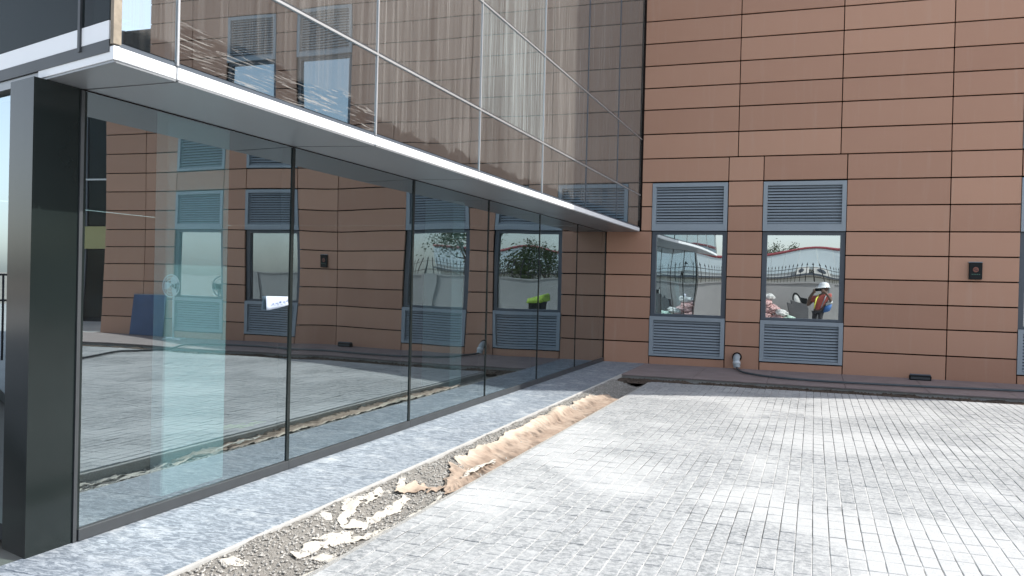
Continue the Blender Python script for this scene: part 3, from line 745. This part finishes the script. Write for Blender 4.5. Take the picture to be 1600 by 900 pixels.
tube('roof_edge', [(-14+k*.5, -47.95, roof_z(-14+k*.5)+.06) for k in range(81)], .11, maroon, shd, 6)
rv, rf = [], []
for k in range(81):
    x = -14+k*.5; rv += [(x-4, 0, roof_z(x)+.02), (x-4, -8, roof_z(x)+.3)]
for k in range(80): rf.append([2*k, 2*k+2, 2*k+3, 2*k+1])
rr = raw('roof_sheet', rv, rf, clad, shd); rr.modifiers.new('thickness', 'SOLIDIFY').thickness = .08
acw = plain('white_ac_case', (.66, .66, .63), .5)
for x, lab in ((3.35, 'white air conditioner unit on the shed ledge, farther from the photographer'), (4.05, 'white air conditioner unit on the shed ledge, just above the photographer')):
    a = empty('air_conditioner', (x, -47.7, 2.302), lab, 'air conditioner', 'air conditioners on the shed ledge')
    span('case', (x-.28, -47.9, 2.303), (x+.28, -47.6, 2.72), acw, a, .01)
    v, f = lathe_geo([(.13, 0), (.13, .01), (.02, .02)], 16); raw('fan_grille', [(p, r, q) for p, q, r in v], [q[::-1] for q in f], MT['frame'], a, False, wloc(a, (x-.05, -47.6, 2.51)))

def tree(name, x, y, h, r, n, label, seed, cz=.62):
    rn = random.Random(seed)
    t = empty(name, (x, y, -.2), label, 'tree', 'trees beyond the boundary wall')
    geos = [tube_geo([(0, 0, 0), (.1*rn.uniform(-1, 1), .1*rn.uniform(-1, 1), h*.3), (.15*rn.uniform(-1, 1), 0, h*.6), (.1, .05, h*.85)], [h*.025, h*.02, h*.013, h*.004], 7)]
    tips = []
    for k in range(9):
        a = rn.random()*6.28; e = Vector((math.cos(a)*r*rn.uniform(.5, .95), math.sin(a)*r*rn.uniform(.5, .95), h*rn.uniform(.5, .95)))
        geos.append(tube_geo([(0, 0, h*rn.uniform(.25, .5)), (e.x*.5, e.y*.5, e.z*.8), e], [h*.011, h*.007, h*.002], 5)); tips.append(e)
    merge('trunk', geos, bark, t, True)
    vs, fs = [], []
    for k in range(n):
        c = rn.choice(tips); c = c+Vector((rn.gauss(0, r*.22), rn.gauss(0, r*.22), rn.gauss(0, h*.075)))
        s = rn.uniform(.05, .11)*max(1, h/6); u = Vector((rn.gauss(0, 1), rn.gauss(0, 1), rn.gauss(0, .6))).normalized(); w = u.orthogonal().normalized()
        b = len(vs); vs += [c-u*s, c+w*s*.55, c+u*s, c-w*s*.55]; fs.append([b, b+1, b+2, b+3])
    raw('crown', vs, fs, leaf, t)
bark = plain('bark', (.12, .09, .07), .9, 0, .3, 12)
kf = NT('foliage'); oi = kf.noise(kf.pos(), 1.2, 3)
leaf = kf.done(kf.bsdf(kf.mix(oi, (.035, .06, .022), (.09, .13, .045)), .6, 0, .3))
for a in [('broadleaf_tree', 0.2, -62, 5.2, 1.3, 2200, 'round-topped tree above the shed roof, reflected in the right window', 1),
          ('broadleaf_tree', 1.3, -63, 5.4, 1.0, 2200, 'second small tree above the shed roof, reflected in the right window', 2),
          ('broadleaf_tree', -5.5, -34, 4.3, 1.7, 2600, 'spreading tree behind the fence, reflected in the left window', 3),
          ('broadleaf_tree', -10.5, -38, 5.5, 2.2, 2600, 'larger tree behind the fence at the far left of the reflection', 4),
          ('broadleaf_tree', 15.5, -36, 5.0, 1.9, 2600, 'dark tree behind the fence mirrored twice beside the corner', 5),
          ('broadleaf_tree', 20.0, -40, 6.5, 2.5, 2600, 'tall dark tree behind the fence to the right of the camera', 6),
          ('broadleaf_tree', 12.0, -33, 4.4, 1.4, 2200, 'small tree behind the fence right of the photographer', 7)]: tree(*a)

# sacks, site bin, covered generator
red = plain('red_white_sack', (.52, .34, .33), .8, 0, .45, 5); wht = plain('white_sack', (.62, .62, .60), .8, 0, .15, 5); grn = plain('green_white_sack', (.40, .52, .45), .8, 0, .4, 5)
for i, (x, y, z, r, m, lab) in enumerate([
        (1.75, -25.6, .2, .42, red, 'red and white cement sack at the bottom left of the pile'), (2.45, -25.5, .16, .38, red, 'red and white cement sack at the bottom middle of the pile'),
        (2.05, -25.55, .56, .40, red, 'red and white cement sack lying across the middle of the pile'), (1.75, -25.5, .86, .36, red, 'creased red and white sack near the top of the pile'),
        (2.0, -25.5, 1.12, .26, wht, 'white sack topmost on the pile'), (2.55, -25.3, .42, .30, wht, 'white sack on the right flank of the pile'),
        (2.85, -25.3, .14, .30, grn, 'green and white sack at the right foot of the pile')]):
    lump('cement_sack', (x, y, z), r, m, lab, 'sack', 3.7*i, 'cement sacks by the boundary wall', .55)
bn = empty('site_bin', (3.3, -26.2, 0), 'dark grey sheet-covered bin with a hooped handle beside the sack pile', 'bin')
dg = plain('dark_grey_sheet', (.10, .10, .105), .7, 0, .15, 3)
prism('bin_body', [(2.85, -26.5), (3.72, -26.5), (3.70, -26.0), (2.9, -26.0)], 0, .98, dg, bn)
prism('bin_shoulder', [(3.05, -26.48), (3.70, -26.48), (3.68, -26.05), (3.1, -26.05)], .981, 1.12, dg, bn)
tube('hoop', [(3.35+.16*math.cos(a*.314), -26.1, 1.15+.26*math.sin(a*.314)) for a in range(11)], .03, bk, bn)
v, f = lathe_geo([(.11, 0), (.1, .03), (.02, .05)], 16); raw('lamp_disc', [(p, r, q*1.5) for p, q, r in v], f, wht, bn, False, wloc(bn, (3.35, -26.1, 1.2)))
span('black_box', (3.5, -26.25, 1.125), (3.7, -26.1, 1.32), bk, bn, .01)
gn = empty('generator', (9.5, -24.5, 0), 'generator under a lime green cover, seen mirrored near the building corner', 'generator')
span('generator_body', (9.1, -25, .05), (10.0, -24.2, .86), bk, gn, .03)
for px, py in ((9.2, -24.95), (9.9, -24.95), (9.2, -24.25), (9.9, -24.25)): span('foot', (px-.05, py-.04, -.037), (px+.05, py+.04, .049), MT['rail'], gn)
vs, fs = [], []
for j in range(13):
    for i in range(13):
        u, v = i/12*2-1, j/12*2-1; e = max(abs(u), abs(v))
        vs.append((u*.56+.03*noise.noise(Vector((u*3, v*3, 0))), v*.5, (1.02-.05*u if e < .8 else 1.02-(e-.8)*1.8)+.05*noise.noise(Vector((u*2.5, v*2.5, 3)))-0))
for j in range(12):
    for i in range(12): a = j*13+i; fs.append([a, a+1, a+14, a+13])
cv = raw('cover', vs, fs, lime, gn, True, (.05, -.1, 0)); cv.modifiers.new('thickness', 'SOLIDIFY').thickness = .006
rl = empty('pipe_railing', (-12, -15, 0), 'thin dark pipe railing far left, reflected beside the column', 'railing')
for z in (1.0, 1.45): tube('rail', [(-12, -22, z), (-12, -10, z)], .018, iron, rl)
for k in range(4): tube('post', [(-12, -22+k*4, -.06), (-12, -22+k*4, 1.47)], .02, iron, rl)

# ------------------------------------------------------------------ the photographer
skin = plain('skin', (.12, .07, .05), .55, 0, .08, 10); vestm = plain('salmon_vest', (.42, .10, .085), .8, 0, .12, 12)
tro = plain('dark_trousers', (.035, .035, .04), .8, 0, .15, 12); yel = plain('yellow_strap', (.65, .68, .10), .6)
FW = Vector((CF.x, CF.y, 0)).normalized()
pos = CAM-FW*.40; pos.z = PZ
PR = empty('person', pos, 'person in white helmet and salmon vest holding up a phone, reflected in the window', 'person', None, math.atan2(-FW.x, FW.y))
def skin_obj(name, verts, edges, radii, mat, parent, root=0, sub=2):
    me = bpy.data.meshes.new(name); me.from_pydata(verts, edges, []); me.materials.append(mat)
    o = link(name, me, parent); o.modifiers.new('skin', 'SKIN')
    for i, r in enumerate(radii): me.skin_vertices[0].data[i].radius = (r, r) if not isinstance(r, tuple) else r
    for d in me.skin_vertices[0].data: d.use_root = False
    me.skin_vertices[0].data[root].use_root = True
    s = o.modifiers.new('sub', 'SUBSURF'); s.levels = sub; s.render_levels = sub
    return o
V = [(0, 0, .95), (0, 0, 1.15), (0, 0, 1.36), (0, .01, 1.47), (0, .03, 1.56), (0, .035, 1.66)]
Rd = [.13, .125, .14, .06, .085, .088]; Eg = [(0, 1), (1, 2), (2, 3), (3, 4), (4, 5)]
for s in (-1, 1):
    k = len(V)
    V += [(s*.19, 0, 1.39), (s*.34, .06, 1.16), (s*.20, .26, 1.40), (s*.085, .36, 1.545), (s*.085, .375, 1.585)]
    Rd += [.062, .046, .036, .028, .022]; Eg += [(2, k), (k, k+1), (k+1, k+2), (k+2, k+3), (k+3, k+4)]
    k = len(V)
    V += [(s*.10, 0, .88), (s*.115, .02, .50), (s*.12, -.02, .09), (s*.125, .14, .04)]
    Rd += [.09, .062, .045, .04]; Eg += [(0, k), (k, k+1), (k+1, k+2), (k+2, k+3)]
body = skin_obj('body', V, Eg, Rd, skin, PR)
for s in (-1, 1):
    for q in range(4):
        z = 1.535+q*.019
        skin_obj('finger', [(s*.085, .375, z), (s*.092, .398, z), (s*.075, .412, z), (s*.052, .41, z)], [(0, 1), (1, 2), (2, 3)], [.010, .0095, .009, .007], skin, PR, 0, 1)
    skin_obj('thumb', [(s*.085, .37, 1.53), (s*.07, .372, 1.515), (s*.045, .378, 1.525)], [(0, 1), (1, 2)], [.012, .010, .008], skin, PR, 0, 1)
    for d in (-1, 1): pass
V = [(0, 0, .93), (0, 0, 1.15), (0, 0, 1.35), (0, .005, 1.43), (-.20, 0, 1.39), (-.27, .03, 1.27), (.20, 0, 1.39), (.27, .03, 1.27)]
skin_obj('vest', V, [(0, 1), (1, 2), (2, 3), (2, 4), (4, 5), (2, 6), (6, 7)], [.15, .148, .162, .085, .078, .066, .078, .066], vestm, PR)
skin_obj('trousers', [(0, 0, .96), (-.10, 0, .86), (-.115, .02, .5), (-.12, -.02, .1), (.10, 0, .86), (.115, .02, .5), (.12, -.02, .1)], [(0, 1), (1, 2), (2, 3), (0, 4), (4, 5), (5, 6)], [.148, .105, .082, .066, .105, .082, .066], tro, PR)
hv, hf = lathe_geo([(.175, 0), (.17, .012), (.132, .016), (.128, .07), (.10, .125), (.05, .152), (.005, .158)], 24)
raw('helmet', [(x, y*1.12+.03, z+1.645) for x, y, z in hv], hf, MT['white'], PR, True)
raw('helmet_peak', [(-.11, .15, 1.65), (.11, .15, 1.65), (.07, .245, 1.635), (-.07, .245, 1.635), (-.11, .15, 1.662), (.11, .15, 1.662), (.07, .245, 1.645), (-.07, .245, 1.645)], [[0, 3, 2, 1], [4, 5, 6, 7], [0, 1, 5, 4], [1, 2, 6, 5], [2, 3, 7, 6], [3, 0, 4, 7]], MT['white'], PR)
for s in (-1, 1):
    ey = lathe_geo([(.004, -.01), (.013, 0), (.004, .01)], 10); raw('eye', [(x+s*.034, y*.6+.118, z+1.615) for x, y, z in ey[0]], ey[1], bk, PR)
    er = lathe_geo([(.008, -.03), (.016, 0), (.008, .03)], 8); raw('ear', [(x+s*.088, y+.03, z+1.60) for x, y, z in er[0]], er[1], skin, PR)
raw('nose', [(-.016, .112, 1.57), (.016, .112, 1.57), (0, .15, 1.572), (0, .118, 1.615)], [[0, 2, 1], [0, 3, 2], [1, 2, 3]], skin, PR)
span_ = [(-.025, .117, 1.538), (.025, .117, 1.538), (.025, .121, 1.545), (-.025, .121, 1.545)]
raw('mouth', span_, [[0, 1, 2, 3]], plain('lips', (.10, .04, .035), .5), PR)
for s in (-1, 1): tube_o = raw('vest_strap', *tube_geo([(s*.10, .155, 1.05), (s*.10, .165, 1.22), (s*.10, .155, 1.36), (s*.10, .03, 1.47)], .018, 6), yel if s < 0 else MT['louver'], PR, True)
ph = empty('mobile_phone', CAM-CF*.035, 'dark mobile phone held up before the face of the reflected person', 'phone')
ph.rotation_euler = cam.matrix_world.to_euler()
link('phone_body', box_mesh((.152, .072, .008), bk, .002), ph, (-.0, -.0, .004))
link('lens', box_mesh((.018, .018, .003), MT['rail'], .001), ph, (0, 0, -.002))
bagp = PR.matrix_world
rz = PR.rotation_euler.z; rt = Vector((math.cos(rz), math.sin(rz), 0))
bp = pos+rt*.27+FW*.02
bg_ = empty('shoulder_bag', (bp.x, bp.y, .95), 'blue and white bag hanging at the hip of the reflected person', 'bag')
bv, bf = lathe_geo([(.02, -.17), (.11, -.15), (.13, -.02), (.11, .08), (.03, .1)], 14)
raw('bag_body', [(x, y*.55, z) for x, y, z in bv], bf, plain('bag_blue', (.04, .13, .34), .6), bg_, True)
bv, bf = lathe_geo([(.06, .1), (.12, .12), (.12, .17), (.05, .22)], 14)
raw('bag_top', [(x, y*.6, z) for x, y, z in bv], bf, wht, bg_, True)
